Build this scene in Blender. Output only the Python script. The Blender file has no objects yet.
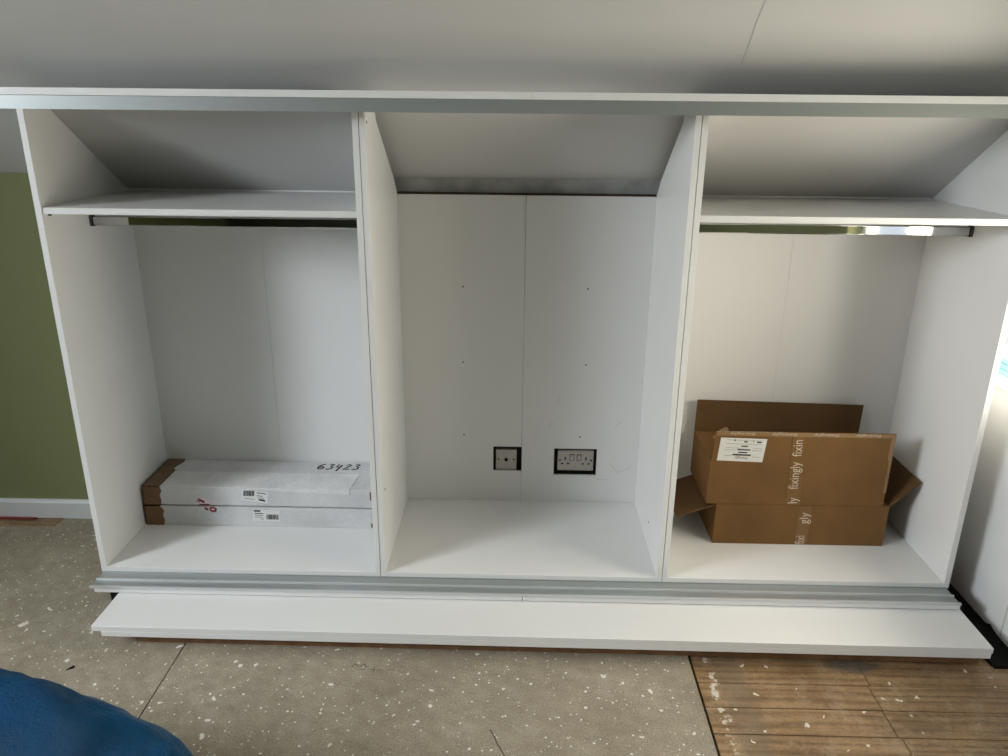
import bpy, bmesh, math, random
from mathutils import Vector, Matrix, noise

random.seed(7)
SC = bpy.context.scene
COL = SC.collection
Z0 = 0.125                      # height of the wardrobe floor above the room floor

# ------------------------------------------------------------------ camera
def cam_setup():
    yaw, pitch, roll, f = -0.0174, -0.3342, 0.0098, 776.5
    cy, sy, cp, sp = math.cos(yaw), math.sin(yaw), math.cos(pitch), math.sin(pitch)
    fw = Vector((sy*cp, cy*cp, sp)); rt = Vector((cy, -sy, 0)); up = rt.cross(fw)
    c, s = math.cos(roll), math.sin(roll)
    r2 = c*rt + s*up; u2 = -s*rt + c*up
    cam = bpy.data.cameras.new('camera'); ob = bpy.data.objects.new('camera', cam); COL.objects.link(ob)
    cam.sensor_width = 36; cam.lens = f*36/1008; cam.clip_start = 0.02; cam.clip_end = 100
    m = Matrix.Identity(4)
    for i in range(3):
        m[i][0], m[i][1], m[i][2] = r2[i], u2[i], -fw[i]
    m.translation = Vector((1.3484, -2.1675, 1.4273 + Z0))
    ob.matrix_world = m
    SC.camera = ob
cam_setup()

# ------------------------------------------------------------------ world and daylight
W = bpy.data.worlds.new('world'); SC.world = W; W.use_nodes = True
bg = W.node_tree.nodes['Background']; bg.inputs[0].default_value = (0.80, 0.90, 1.0, 1); bg.inputs[1].default_value = 1.2
SC.view_settings.view_transform = 'Standard'; SC.view_settings.look = 'None'
SC.view_settings.exposure = 0.54; SC.view_settings.gamma = 1.0; SC.view_settings.use_curve_mapping = False

def area(name, loc, rot, sx, sy, power, col):
    l = bpy.data.lights.new(name, 'AREA'); l.shape = 'RECTANGLE'; l.size = sx; l.size_y = sy; l.energy = power; l.color = col
    o = bpy.data.objects.new(name, l); COL.objects.link(o); o.location = loc; o.rotation_euler = rot
    return o
# daylight arriving through the two windows (right gable window, left wall window)
WR = dict(y0=-1.00, y1=0.42, z0=0.775, z1=1.37, x=2.96)
WL = dict(y0=-2.70, y1=-1.30, z0=1.20, z1=2.34, x=-1.66)
area('daylight_right', (WR['x']+0.22, -0.45, 1.12), (0, math.radians(78), 0), 0.75, 1.30, 34, (1.0, 0.905, 0.74))
area('daylight_left', (WL['x']-0.40, -2.0, 2.30), (0, math.radians(-50), 0), 1.50, 1.50, 230, (0.90, 0.95, 1.0))

# ------------------------------------------------------------------ materials
def new_mat(name):
    m = bpy.data.materials.new(name); m.use_nodes = True
    nt = m.node_tree; return m, nt, nt.nodes['Principled BSDF']
def N(nt, t, **kw):
    n = nt.nodes.new(t)
    for k, v in kw.items(): setattr(n, k, v)
    return n
def ramp(nt, fac, stops):
    r = N(nt, 'ShaderNodeValToRGB'); cr = r.color_ramp
    while len(cr.elements) < len(stops): cr.elements.new(0.5)
    for e, (p, c) in zip(cr.elements, stops):
        e.position = p; e.color = c if len(c) == 4 else (*c, 1)
    nt.links.new(fac, r.inputs[0]); return r
def mixc(nt, fac, a, b, blend='MIX'):
    m = N(nt, 'ShaderNodeMix', data_type='RGBA', blend_type=blend)
    for s, v in ((m.inputs[0], fac), (m.inputs[6], a), (m.inputs[7], b)):
        if isinstance(v, bpy.types.NodeSocket): nt.links.new(v, s)
        elif isinstance(v, (int, float)): s.default_value = v
        else: s.default_value = (*v, 1)
    return m.outputs[2]
def math_n(nt, op, a, b=None, clamp=False):
    m = N(nt, 'ShaderNodeMath', operation=op, use_clamp=clamp)
    for s, v in zip(m.inputs, (a, b)):
        if v is None: continue
        if isinstance(v, bpy.types.NodeSocket): nt.links.new(v, s)
        else: s.default_value = v
    return m.outputs[0]
def coords(nt, scale=(1, 1, 1), kind='Object'):
    t = N(nt, 'ShaderNodeTexCoord'); mp = N(nt, 'ShaderNodeMapping'); mp.inputs['Scale'].default_value = scale
    nt.links.new(t.outputs[kind], mp.inputs[0]); return mp.outputs[0]
def noise_n(nt, vec, scale, detail=4, rough=0.5):
    n = N(nt, 'ShaderNodeTexNoise'); n.inputs['Scale'].default_value = scale
    n.inputs['Detail'].default_value = detail; n.inputs['Roughness'].default_value = rough
    nt.links.new(vec, n.inputs['Vector']); return n.outputs[0]
def bump(nt, bs, h, strength=0.2, dist=0.001):
    b = N(nt, 'ShaderNodeBump'); b.inputs['Strength'].default_value = strength; b.inputs['Distance'].default_value = dist
    nt.links.new(h, b.inputs['Height']); nt.links.new(b.outputs[0], bs.inputs['Normal'])

def simple(name, col, rough=0.5, metal=0.0, var=0.04, vscale=6.0, bump_s=0.0, bump_scale=200, spec=None):
    m, nt, bs = new_mat(name)
    v = coords(nt)
    n = noise_n(nt, v, vscale)
    a = tuple(max(0, c*(1-var)) for c in col); b = tuple(min(1, c*(1+var)) for c in col)
    r = ramp(nt, n, [(0.3, a), (0.7, b)])
    nt.links.new(r.outputs[0], bs.inputs['Base Color'])
    bs.inputs['Roughness'].default_value = rough; bs.inputs['Metallic'].default_value = metal
    if spec is not None: bs.inputs['Specular IOR Level'].default_value = spec
    if bump_s: bump(nt, bs, noise_n(nt, v, bump_scale, 3), bump_s)
    return m

M = {}
M['white'] = simple('white_melamine', (0.80, 0.80, 0.79), 0.38, var=0.012, vscale=3, bump_s=0.03, bump_scale=500)
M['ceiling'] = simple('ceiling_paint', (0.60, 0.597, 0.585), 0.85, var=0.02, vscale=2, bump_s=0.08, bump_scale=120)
M['green'] = simple('olive_green_paint', (0.205, 0.222, 0.098), 0.75, var=0.03, vscale=3, bump_s=0.06, bump_scale=150)
M['shaded_green'] = simple('shaded_green_paint', (0.050, 0.055, 0.028), 0.75, var=0.03, vscale=3, bump_s=0.06, bump_scale=150)  # olive green copy with shade put into the colour, keeps fill light low
M['plaster'] = simple('grey_plaster', (0.42, 0.43, 0.43), 0.9, var=0.25, vscale=14, bump_s=0.2, bump_scale=60)
M['skirting'] = simple('skirting_paint', (0.66, 0.68, 0.69), 0.4, var=0.02)
M['alu'] = simple('satin_aluminium', (0.40, 0.43, 0.43), 0.40, metal=0.55, var=0.02, vscale=4)
M['chrome'] = simple('chrome', (0.50, 0.50, 0.495), 0.05, metal=1.0, var=0.0)
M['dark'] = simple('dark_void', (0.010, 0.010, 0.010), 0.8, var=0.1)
M['black'] = simple('black_plastic', (0.006, 0.006, 0.006), 0.7, var=0.2, vscale=30, spec=0.15)
M['bracket'] = simple('rail_bracket', (0.10, 0.10, 0.10), 0.25, metal=0.9, var=0.05)
M['plate'] = simple('brushed_steel', (0.46, 0.43, 0.39), 0.4, metal=0.5, var=0.04, vscale=40)
M['batten'] = simple('brown_batten', (0.25, 0.135, 0.065), 0.6, var=0.25, vscale=25)
M['paper'] = simple('white_paper', (0.78, 0.78, 0.76), 0.6, var=0.02)
M['ink'] = simple('black_ink', (0.02, 0.02, 0.025), 0.6, var=0.1)
M['greyink'] = simple('grey_print', (0.16, 0.16, 0.17), 0.6, var=0.1)
M['pink'] = simple('pinkish_sticker', (0.86, 0.74, 0.75), 0.5, var=0.02)
M['red'] = simple('red_print', (0.24, 0.006, 0.02), 0.5, var=0.15)
M['redstrip'] = simple('red_strip', (0.22, 0.015, 0.012), 0.5, var=0.15)
M['pencil'] = simple('pencil_mark', (0.05, 0.045, 0.04), 0.7, var=0.1)
M['teal'] = simple('teal_cloth', (0.26, 0.55, 0.56), 0.8, var=0.1, vscale=30)
M['brownprint'] = simple('white_print', (0.62, 0.53, 0.42), 0.5, var=0.15, vscale=80)

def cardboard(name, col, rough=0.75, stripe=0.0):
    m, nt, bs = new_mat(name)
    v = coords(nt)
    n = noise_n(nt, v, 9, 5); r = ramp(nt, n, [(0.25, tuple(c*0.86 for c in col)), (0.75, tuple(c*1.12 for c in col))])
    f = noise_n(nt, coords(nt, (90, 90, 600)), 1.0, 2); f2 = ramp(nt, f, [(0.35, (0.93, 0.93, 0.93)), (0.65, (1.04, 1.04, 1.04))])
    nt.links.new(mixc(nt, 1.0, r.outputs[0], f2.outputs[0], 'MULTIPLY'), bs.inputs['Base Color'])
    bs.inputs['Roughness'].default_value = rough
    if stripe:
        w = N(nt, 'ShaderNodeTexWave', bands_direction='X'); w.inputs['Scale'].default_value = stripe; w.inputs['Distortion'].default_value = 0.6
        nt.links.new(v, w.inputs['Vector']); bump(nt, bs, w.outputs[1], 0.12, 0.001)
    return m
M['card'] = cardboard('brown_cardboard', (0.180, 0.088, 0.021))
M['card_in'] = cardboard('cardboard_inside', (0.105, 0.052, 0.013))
M['tape'] = cardboard('brown_tape', (0.20, 0.105, 0.032), 0.3)
M['tape_pale'] = cardboard('peeling_tape', (0.29, 0.18, 0.085), 0.35)
M['tape_dark'] = cardboard('dark_brown_tape', (0.17, 0.092, 0.036), 0.4)
M['card_white'] = cardboard('white_cardboard', (0.66, 0.66, 0.665), 0.6, stripe=60)
M['card_flap'] = cardboard('white_card_flap', (0.76, 0.76, 0.76), 0.5, stripe=60)

def chipboard():
    m, nt, bs = new_mat('chipboard'); v = coords(nt)
    big = noise_n(nt, v, 3.2, 5, 0.6); fine = noise_n(nt, v, 210, 4, 0.8); mid = noise_n(nt, v, 26, 4, 0.6)
    base = ramp(nt, big, [(0.3, (0.275, 0.238, 0.178)), (0.7, (0.385, 0.338, 0.262))]).outputs[0]
    fr = ramp(nt, fine, [(0.30, (0.50, 0.48, 0.45)), (0.5, (1, 1, 1)), (0.70, (1.45, 1.43, 1.4))]).outputs[0]
    base = mixc(nt, 1.0, base, fr, 'MULTIPLY')
    mr = ramp(nt, mid, [(0.3, (0.86, 0.85, 0.83)), (0.7, (1.1, 1.1, 1.08))]).outputs[0]
    base = mixc(nt, 1.0, base, mr, 'MULTIPLY')
    # dried paint flecks of several sizes and pale smears
    def flecks(scale, thr, keep, seed):
        mp = N(nt, 'ShaderNodeMapping'); mp.inputs['Location'].default_value = (seed, seed*1.7, 0)
        nt.links.new(v, mp.inputs[0])
        wob = N(nt, 'ShaderNodeTexNoise'); wob.inputs['Scale'].default_value = scale*2.5
        nt.links.new(mp.outputs[0], wob.inputs['Vector'])
        add = N(nt, 'ShaderNodeVectorMath', operation='MULTIPLY_ADD'); nt.links.new(wob.outputs[1], add.inputs[0])
        add.inputs[1].default_value = (0.4/scale,)*3; nt.links.new(mp.outputs[0], add.inputs[2])
        vo = N(nt, 'ShaderNodeTexVoronoi', voronoi_dimensions='2D'); vo.inputs['Scale'].default_value = scale
        nt.links.new(add.outputs[0], vo.inputs['Vector'])
        sep = N(nt, 'ShaderNodeSeparateColor'); nt.links.new(vo.outputs['Color'], sep.inputs[0])
        size = math_n(nt, 'MULTIPLY', sep.outputs[1], thr)
        d = math_n(nt, 'LESS_THAN', vo.outputs['Distance'], size)
        k = math_n(nt, 'GREATER_THAN', sep.outputs[0], 1-keep)
        return math_n(nt, 'MULTIPLY', d, k)
    f1 = flecks(14, 0.085, 0.55, 0.0); f2 = flecks(34, 0.13, 0.30, 3.1); f3 = flecks(7, 0.075, 0.30, 7.7); f4 = flecks(70, 0.20, 0.14, 5.3)
    fl = math_n(nt, 'MAXIMUM', math_n(nt, 'MAXIMUM', f1, f2), math_n(nt, 'MAXIMUM', f3, f4))
    sm = noise_n(nt, v, 7, 4, 0.65); smr = ramp(nt, sm, [(0.58, (0, 0, 0)), (0.74, (0.5, 0.5, 0.5))]).outputs[0]
    base = mixc(nt, smr, base, (0.46, 0.40, 0.34))
    base = mixc(nt, fl, base, (0.78, 0.75, 0.68))
    nt.links.new(base, bs.inputs['Base Color']); bs.inputs['Roughness'].default_value = 0.8
    bump(nt, bs, math_n(nt, 'ADD', fine, math_n(nt, 'MULTIPLY', fl, 1.5)), 0.25, 0.001)
    return m
M['chip'] = chipboard()

def floorboards():
    m, nt, bs = new_mat('old_floorboards')
    oi = N(nt, 'ShaderNodeObjectInfo')
    tc = N(nt, 'ShaderNodeTexCoord'); off = N(nt, 'ShaderNodeVectorMath', operation='MULTIPLY_ADD')
    cmb = N(nt, 'ShaderNodeCombineXYZ'); nt.links.new(oi.outputs['Random'], cmb.inputs[0]); nt.links.new(oi.outputs['Random'], cmb.inputs[1]); nt.links.new(oi.outputs['Random'], cmb.inputs[2])
    nt.links.new(cmb.outputs[0], off.inputs[0]); off.inputs[1].default_value = (9, 5, 7); nt.links.new(tc.outputs['Object'], off.inputs[2])
    mp = N(nt, 'ShaderNodeMapping'); mp.inputs['Scale'].default_value = (0.9, 8, 1); nt.links.new(off.outputs[0], mp.inputs[0])
    w = N(nt, 'ShaderNodeTexWave', wave_type='BANDS', bands_direction='Y'); w.inputs['Scale'].default_value = 1.3
    w.inputs['Distortion'].default_value = 9; w.inputs['Detail'].default_value = 2; w.inputs['Detail Scale'].default_value = 0.8
    nt.links.new(mp.outputs[0], w.inputs['Vector'])
    base = ramp(nt, w.outputs[1], [(0.0, (0.22, 0.138, 0.068)), (0.3, (0.30, 0.190, 0.096)), (1.0, (0.34, 0.220, 0.115))]).outputs[0]
    mpf = N(nt, 'ShaderNodeMapping'); mpf.inputs['Scale'].default_value = (4, 130, 1); nt.links.new(off.outputs[0], mpf.inputs[0])
    fg = noise_n(nt, mpf.outputs[0], 1.0, 3, 0.6); base = mixc(nt, 1.0, base, ramp(nt, fg, [(0.3, (0.80, 0.78, 0.76)), (0.6, (1.06, 1.06, 1.05))]).outputs[0], 'MULTIPLY')
    v = tc.outputs['Object']
    st = noise_n(nt, mp.outputs[0], 14, 5, 0.65); sr = ramp(nt, st, [(0.3, (0.82, 0.80, 0.77)), (0.7, (1.10, 1.09, 1.07))]).outputs[0]
    base = mixc(nt, 1.0, base, sr, 'MULTIPLY')
    dirt = noise_n(nt, v, 5, 5, 0.6); dr = ramp(nt, dirt, [(0.35, (0.72, 0.70, 0.68)), (0.6, (1.05, 1.05, 1.05))]).outputs[0]
    base = mixc(nt, 1.0, base, dr, 'MULTIPLY')
    ds = noise_n(nt, v, 13, 7, 0.72); base = mixc(nt, ramp(nt, ds, [(0.48, (0, 0, 0)), (0.72, (0.55, 0.55, 0.55))]).outputs[0], base, (0.48, 0.375, 0.25))
    gr = noise_n(nt, v, 120, 5, 0.75); base = mixc(nt, 1.0, base, ramp(nt, gr, [(0.3, (0.70, 0.68, 0.66)), (0.55, (1.08, 1.08, 1.07))]).outputs[0], 'MULTIPLY')
    # old adhesive band and paint along the chipboard edge
    sep = N(nt, 'ShaderNodeSeparateXYZ'); nt.links.new(v, sep.inputs[0])
    def band(sock, c, wd):
        d = math_n(nt, 'ABSOLUTE', math_n(nt, 'SUBTRACT', sock, c)); return math_n(nt, 'SUBTRACT', 1.0, math_n(nt, 'DIVIDE', d, wd), True)
    pn = noise_n(nt, v, 22, 5, 0.7)
    gb = math_n(nt, 'MULTIPLY', band(sep.outputs[0], 1.985, 0.075), math_n(nt, 'MULTIPLY', pn, 2.2))
    base = mixc(nt, ramp(nt, gb, [(0.38, (0, 0, 0)), (0.62, (0.45, 0.45, 0.45))]).outputs[0], base, (0.17, 0.135, 0.10))
    pn2 = noise_n(nt, v, 20, 8, 0.78)
    wb = math_n(nt, 'MULTIPLY', band(sep.outputs[0], 1.925, 0.11), math_n(nt, 'MULTIPLY', pn2, 1.48))
    base = mixc(nt, ramp(nt, wb, [(0.70, (0, 0, 0)), (0.76, (0.9, 0.9, 0.9))]).outputs[0], base, (0.68, 0.64, 0.57))
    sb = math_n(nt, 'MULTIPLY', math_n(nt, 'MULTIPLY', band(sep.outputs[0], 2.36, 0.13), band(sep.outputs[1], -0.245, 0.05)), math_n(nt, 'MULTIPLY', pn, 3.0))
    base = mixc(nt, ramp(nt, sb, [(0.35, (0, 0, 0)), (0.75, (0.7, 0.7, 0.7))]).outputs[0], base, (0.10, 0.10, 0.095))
    # paint flecks
    vo = N(nt, 'ShaderNodeTexVoronoi', voronoi_dimensions='2D'); vo.inputs['Scale'].default_value = 17
    wv = N(nt, 'ShaderNodeTexNoise'); wv.inputs['Scale'].default_value = 55; nt.links.new(v, wv.inputs['Vector'])
    wa = N(nt, 'ShaderNodeVectorMath', operation='MULTIPLY_ADD'); nt.links.new(wv.outputs[1], wa.inputs[0]); wa.inputs[1].default_value = (0.03,)*3; nt.links.new(v, wa.inputs[2])
    nt.links.new(wa.outputs[0], vo.inputs['Vector'])
    sc = N(nt, 'ShaderNodeSeparateColor'); nt.links.new(vo.outputs['Color'], sc.inputs[0])
    fl = math_n(nt, 'MULTIPLY', math_n(nt, 'LESS_THAN', vo.outputs['Distance'], math_n(nt, 'MULTIPLY', sc.outputs[1], 0.11)), math_n(nt, 'GREATER_THAN', sc.outputs[0], 0.62))
    base = mixc(nt, fl, base, (0.74, 0.68, 0.58))
    nt.links.new(base, bs.inputs['Base Color']); bs.inputs['Roughness'].default_value = 0.55
    bump(nt, bs, w.outputs[1], 0.12, 0.001)
    return m
M['wood'] = floorboards()

def blue_plastic():
    m, nt, bs = new_mat('blue_plastic_sheet'); v = coords(nt)
    n = noise_n(nt, v, 5, 5); r = ramp(nt, n, [(0.3, (0.000, 0.048, 0.135)), (0.7, (0.000, 0.095, 0.235))])
    nt.links.new(r.outputs[0], bs.inputs['Base Color']); bs.inputs['Roughness'].default_value = 0.34; bs.inputs['Specular IOR Level'].default_value = 0.16
    b = noise_n(nt, v, 34, 8, 0.75); bump(nt, bs, b, 0.8, 0.02)
    return m
M['blue'] = blue_plastic()

def glass():
    m = bpy.data.materials.new('window_glass'); m.use_nodes = True; nt = m.node_tree
    nt.nodes.remove(nt.nodes['Principled BSDF'])
    t = N(nt, 'ShaderNodeBsdfTransparent'); g = N(nt, 'ShaderNodeBsdfGlossy'); g.inputs['Roughness'].default_value = 0.02
    mx = N(nt, 'ShaderNodeMixShader'); mx.inputs[0].default_value = 0.06
    nt.links.new(t.outputs[0], mx.inputs[1]); nt.links.new(g.outputs[0], mx.inputs[2])
    nt.links.new(mx.outputs[0], nt.nodes['Material Output'].inputs[0]); return m
M['glass'] = glass()

# ------------------------------------------------------------------ mesh helpers
class MB:
    def __init__(s): s.bm = bmesh.new()
    def box(s, x0, x1, y0, y1, z0, z1):
        vs = [s.bm.verts.new(p) for p in ((x0,y0,z0),(x1,y0,z0),(x1,y1,z0),(x0,y1,z0),(x0,y0,z1),(x1,y0,z1),(x1,y1,z1),(x0,y1,z1))]
        for f in ((3,2,1,0),(4,5,6,7),(0,1,5,4),(1,2,6,5),(2,3,7,6),(3,0,4,7)): s.bm.faces.new([vs[i] for i in f])
        return s
    def hexa(s, bottom, top):
        vs = [s.bm.verts.new(p) for p in list(bottom)+list(top)]
        for f in ((3,2,1,0),(4,5,6,7),(0,1,5,4),(1,2,6,5),(2,3,7,6),(3,0,4,7)): s.bm.faces.new([vs[i] for i in f])
        return s
    def prism_x(s, poly, x0, x1):
        a = [s.bm.verts.new((x0, y, z)) for y, z in poly]; b = [s.bm.verts.new((x1, y, z)) for y, z in poly]
        n = len(poly); s.bm.faces.new(a); s.bm.faces.new(b[::-1])
        for i in range(n): s.bm.faces.new((a[i], b[i], b[(i+1) % n], a[(i+1) % n]))
        return s
    def cyl(s, c, axis, r, h, n=16, r2=None):
        ax = Vector(axis).normalized(); u = ax.orthogonal().normalized(); w = ax.cross(u); c = Vector(c); r2 = r if r2 is None else r2
        a = [s.bm.verts.new(c + r*(math.cos(2*math.pi*i/n)*u + math.sin(2*math.pi*i/n)*w)) for i in range(n)]
        b = [s.bm.verts.new(c + ax*h + r2*(math.cos(2*math.pi*i/n)*u + math.sin(2*math.pi*i/n)*w)) for i in range(n)]
        s.bm.faces.new(a[::-1]); s.bm.faces.new(b)
        for i in range(n): s.bm.faces.new((a[i], a[(i+1) % n], b[(i+1) % n], b[i]))
        return s
    def slab(s, quad, normal, t):
        nrm = Vector(normal).normalized()*t
        q = [Vector(p) for p in quad]
        return s.hexa(q, [p + nrm for p in q])
    def ribbon(s, pts, width, nrm, t=0.0004):
        """flat pen stroke along pts lying on a surface with normal nrm"""
        nrm = Vector(nrm).normalized(); pts = [Vector(p) for p in pts]; L = []
        for i, p in enumerate(pts):
            d = (pts[min(i+1, len(pts)-1)] - pts[max(i-1, 0)]).normalized(); sd = d.cross(nrm).normalized()*width/2
            L.append((s.bm.verts.new(p - sd + nrm*t), s.bm.verts.new(p + sd + nrm*t)))
        for a, b in zip(L, L[1:]): s.bm.faces.new((a[0], a[1], b[1], b[0]))
        return s
    def build(s, name, mat, parent=None, bevel=0.0, smooth=False, segs=1):
        bmesh.ops.recalc_face_normals(s.bm, faces=s.bm.faces)
        if bevel:
            bmesh.ops.bevel(s.bm, geom=list(s.bm.edges), offset=bevel, segments=segs, affect='EDGES', profile=0.5, clamp_overlap=True)
        me = bpy.data.meshes.new(name); s.bm.to_mesh(me); s.bm.free()
        if smooth:
            for p in me.polygons: p.use_smooth = True
        me.materials.append(M[mat] if isinstance(mat, str) else mat)
        o = bpy.data.objects.new(name, me); COL.objects.link(o)
        if parent: o.parent = parent; o.matrix_parent_inverse = parent.matrix_basis.inverted()
        return o

def tag(o, label, cat, group=None, kind=None):
    o['label'] = label; o['category'] = cat
    if group: o['group'] = group
    if kind: o['kind'] = kind
    return o
def thing(name, label, cat, loc, group=None, kind=None):
    o = bpy.data.objects.new(name, None); COL.objects.link(o); o.location = loc; o.empty_display_size = 0.1
    return tag(o, label, cat, group, kind)
def text_obj(name, body, size, mat, parent, mtx, shear=0.0):
    cu = bpy.data.curves.new('t', 'FONT'); cu.body = body; cu.size = size; cu.align_x = 'CENTER'; cu.align_y = 'CENTER'; cu.shear = shear; cu.resolution_u = 3
    tmp = bpy.data.objects.new('t', cu); COL.objects.link(tmp)
    bpy.context.view_layer.update()
    me = bpy.data.meshes.new_from_object(tmp.evaluated_get(bpy.context.evaluated_depsgraph_get()))
    bpy.data.objects.remove(tmp); bpy.data.curves.remove(cu)
    me.transform(mtx); me.name = name; me.materials.clear(); me.materials.append(M[mat])
    o = bpy.data.objects.new(name, me); COL.objects.link(o)
    if parent:
        o.parent = parent
        o.matrix_parent_inverse = world_of(parent).inverted()
    return o
def world_of(o):
    m = o.matrix_basis.copy()
    if o.parent: m = world_of(o.parent) @ o.matrix_parent_inverse @ m
    return m
def part(mb, name, mat, parent, **kw):
    o = mb.build(name, mat, None, **kw); o.parent = parent; o.matrix_parent_inverse = world_of(parent).inverted(); return o
def front_mtx(x, y, z, ang=0.0, sx=1, sy=1):
    """text on a plane facing -Y (towards the room), ang = turn in that plane"""
    m = Matrix(((1, 0, 0, x), (0, 0, -1, y), (0, 1, 0, z), (0, 0, 0, 1)))
    return m @ Matrix.Rotation(ang, 4, 'Z') @ Matrix.Diagonal((sx, sy, 1, 1))

# ------------------------------------------------------------------ the room
XL, XR, YB, YF = -1.60, 2.866, 0.54, -5.2       # left wall, right wall, knee wall behind the wardrobe, wall behind the viewer
CZ = lambda y: 1.549 + Z0 - 0.64*y              # sloping ceiling
ZC = 2.42; YC = (1.549 + Z0 - ZC)/0.64

def structure(name, mb, mat, label, cat, **kw):
    return tag(mb.build(name, mat, None, **kw), label, cat, kind='structure')

fl = structure('floor', MB().box(XL, XR+0.3, YF, YB+0.1, -0.12, -0.020), 'dark', 'bare floor of paint-flecked chipboard sheets and old floorboards', 'floor')
def sheet(x0, x1, y0, y1, name='chipboard_sheet', mat='chip', top=0.0):
    part(MB().box(x0, x1, y0, y1, -0.020, top), name, mat, fl, bevel=0.0008)
g = 0.0016
sheet(XL, 0.35-g, YF+1.9, -0.127-g)
sheet(XL, 0.35-g, YF, YF+1.9-2*g)
sheet(XL, 1.876, -0.127+g, 0.457-g*0.4)
sheet(-0.44+g, 1.876, 0.457, 0.539)
sheet(XL, -0.44-2*g, 0.457+g, 0.539, 'floorboard', 'wood', -0.004)
sheet(0.35+g, 1.876, -1.30, -0.127-g)
sheet(0.35+g, 1.876, YF, -1.30-2*g)
# old boards on the right
rows = [0.539, 0.442, 0.345, 0.248, 0.151, 0.054, -0.043, -0.136, -0.233, -0.330, -0.427, -0.525, -0.622, -0.719, -0.816, -0.913, -1.01, -1.107, -1.204, -1.30]
for i, (a, b) in enumerate(zip(rows, rows[1:])):
    xe = 2.775 if a > -0.20 else XR
    jx = [2.37, 2.368, 2.377][i % 3]
    gp = [0.0013, 0.0022, 0.0012][i % 3]
    top = -0.004 - 0.0012*random.random()
    part(MB().box(1.884, jx-0.0012, b+gp, a-gp, -0.020, top), 'floorboard', 'wood', fl, bevel=0.0008)
    part(MB().box(jx+0.0012, xe, b+gp*0.7, a-gp*0.7, -0.020, top-0.0006), 'floorboard', 'wood', fl, bevel=0.0008)
part(MB().box(1.884, XR, YF, -1.302, -0.020, -0.005), 'floorboard', 'wood', fl)
# pencil marks and a crack on the middle sheet
pm = MB()
def arc(cx, cy, w, h, n=8): return [(cx - w/2 + w*i/n, cy + h*math.sin(math.pi*i/n), 0) for i in range(n+1)]
pm.ribbon(arc(0.887, -0.303, 0.019, 0.012), 0.0024, (0, 0, 1)); pm.ribbon(arc(0.911, -0.303, 0.019, 0.013), 0.0028, (0, 0, 1))
pm.ribbon([(0.9025, -0.312, 0), (0.918, -0.313, 0)], 0.0016, (0, 0, 1))
pm.ribbon([(0.934, -0.312, 0), (0.953, -0.313, 0)], 0.0018, (0, 0, 1)); pm.ribbon([(0.9445, -0.298, 0), (0.944, -0.320, 0)], 0.0018, (0, 0, 1))
pm.ribbon([(0.958, -0.3135, 0), (0.972, -0.3135, 0)], 0.0016, (0, 0, 1)); pm.ribbon([(0.985, -0.3125, 0), (1.005, -0.3125, 0)], 0.0014, (0, 0, 1))
part(pm, 'pencil_writing', 'pencil', fl)
cr = MB(); cr.ribbon([(1.292, -0.532, 0), (1.303, -0.555, 0), (1.312, -0.58, 0), (1.333, -0.622, 0), (1.35, -0.66, 0)], 0.0028, (0, 0, 1)); part(cr, 'crack', 'pencil', fl)

wb = structure('wall_back', MB().box(XL-0.1, 0.0, YB, YB+0.1, -0.02, CZ(YB)), 'green', 'olive green low wall left of the wardrobe under the slope', 'wall')
part(MB().box(0.0, XR+0.24, YB, YB+0.1, -0.02, CZ(YB)), 'plaster_band', 'plaster', wb)
structure('baseboard_back', MB().prism_x([(YB, 0.0), (YB-0.016, 0.0), (YB-0.016, 0.066), (YB-0.010, 0.078), (YB, 0.078)], XL, -0.001), 'skirting', 'white skirting board along the olive green low wall', 'baseboard')
ce = structure('ceiling', MB().prism_x([(YB+0.1, CZ(YB+0.1)), (YC, ZC), (YF-0.1, ZC), (YF-0.1, ZC+0.1), (YC-0.04, ZC+0.1), (YB+0.1, CZ(YB+0.1)+0.12)], XL-0.1, XR+0.24), 'ceiling', 'off-white sloping attic ceiling above the wardrobe', 'ceiling')
ck = MB(); sl = Vector((0, 0.64, 1)).normalized()*-1
ck.ribbon([(1.9177, 0.0152, CZ(0.0152)), (1.913, -0.06, CZ(-0.06)), (1.908, -0.12, CZ(-0.12)), (1.905, -0.19, CZ(-0.19)), (1.899, -0.30, CZ(-0.30))], 0.0011, sl, 0.0004)
M['crack'] = simple('crack_line', (0.30, 0.295, 0.285), 0.9)
part(ck, 'hairline_crack', 'crack', ce)

# left wall with its window opening
wl = MB(); t = 0.1
wl.box(XL-t, XL, YF, WL['y0'], -0.02, ZC); wl.box(XL-t, XL, WL['y1'], YB, -0.02, ZC)
wl.box(XL-t, XL, WL['y0'], WL['y1'], -0.02, WL['z0']); wl.box(XL-t, XL, WL['y0'], WL['y1'], WL['z1'], ZC)
structure('wall_left', wl, 'green', 'olive green side wall with the larger window', 'wall')
structure('wall_front', MB().box(XL-t, XR+0.24, YF-0.1, YF, -0.02, ZC), 'shaded_green', 'olive green wall facing the wardrobe, coloured as if in shade', 'wall')
# right wall
wr = MB(); T = 0.14
wr.box(XR, XR+T, YF, WR['y0'], -0.02, ZC); wr.box(XR, XR+T, WR['y1'], YB, -0.02, ZC)
wr.box(XR, XR+T, WR['y0'], WR['y1'], -0.02, WR['z0']-0.02); wr.box(XR, XR+T, WR['y0'], WR['y1'], WR['z1'], ZC)
wro = structure('wall_right', wr, 'green', 'gable wall with white lining boards under a low window', 'wall')
part(MB().box(XR-0.012, XR, -0.128, YB, 0.004, WR['z0']-0.02), 'lining_board', 'white', wro, bevel=0.001)
part(MB().box(XR-0.012, XR, -1.0, -0.132, 0.004, WR['z0']-0.02), 'lining_board', 'white', wro, bevel=0.001)
part(MB().box(XR-0.012, XR, WR['y1'], YB, WR['z0']+0.005, CZ(WR['y1'])-0.1), 'lining_board', 'white', wro, bevel=0.001)

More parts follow.
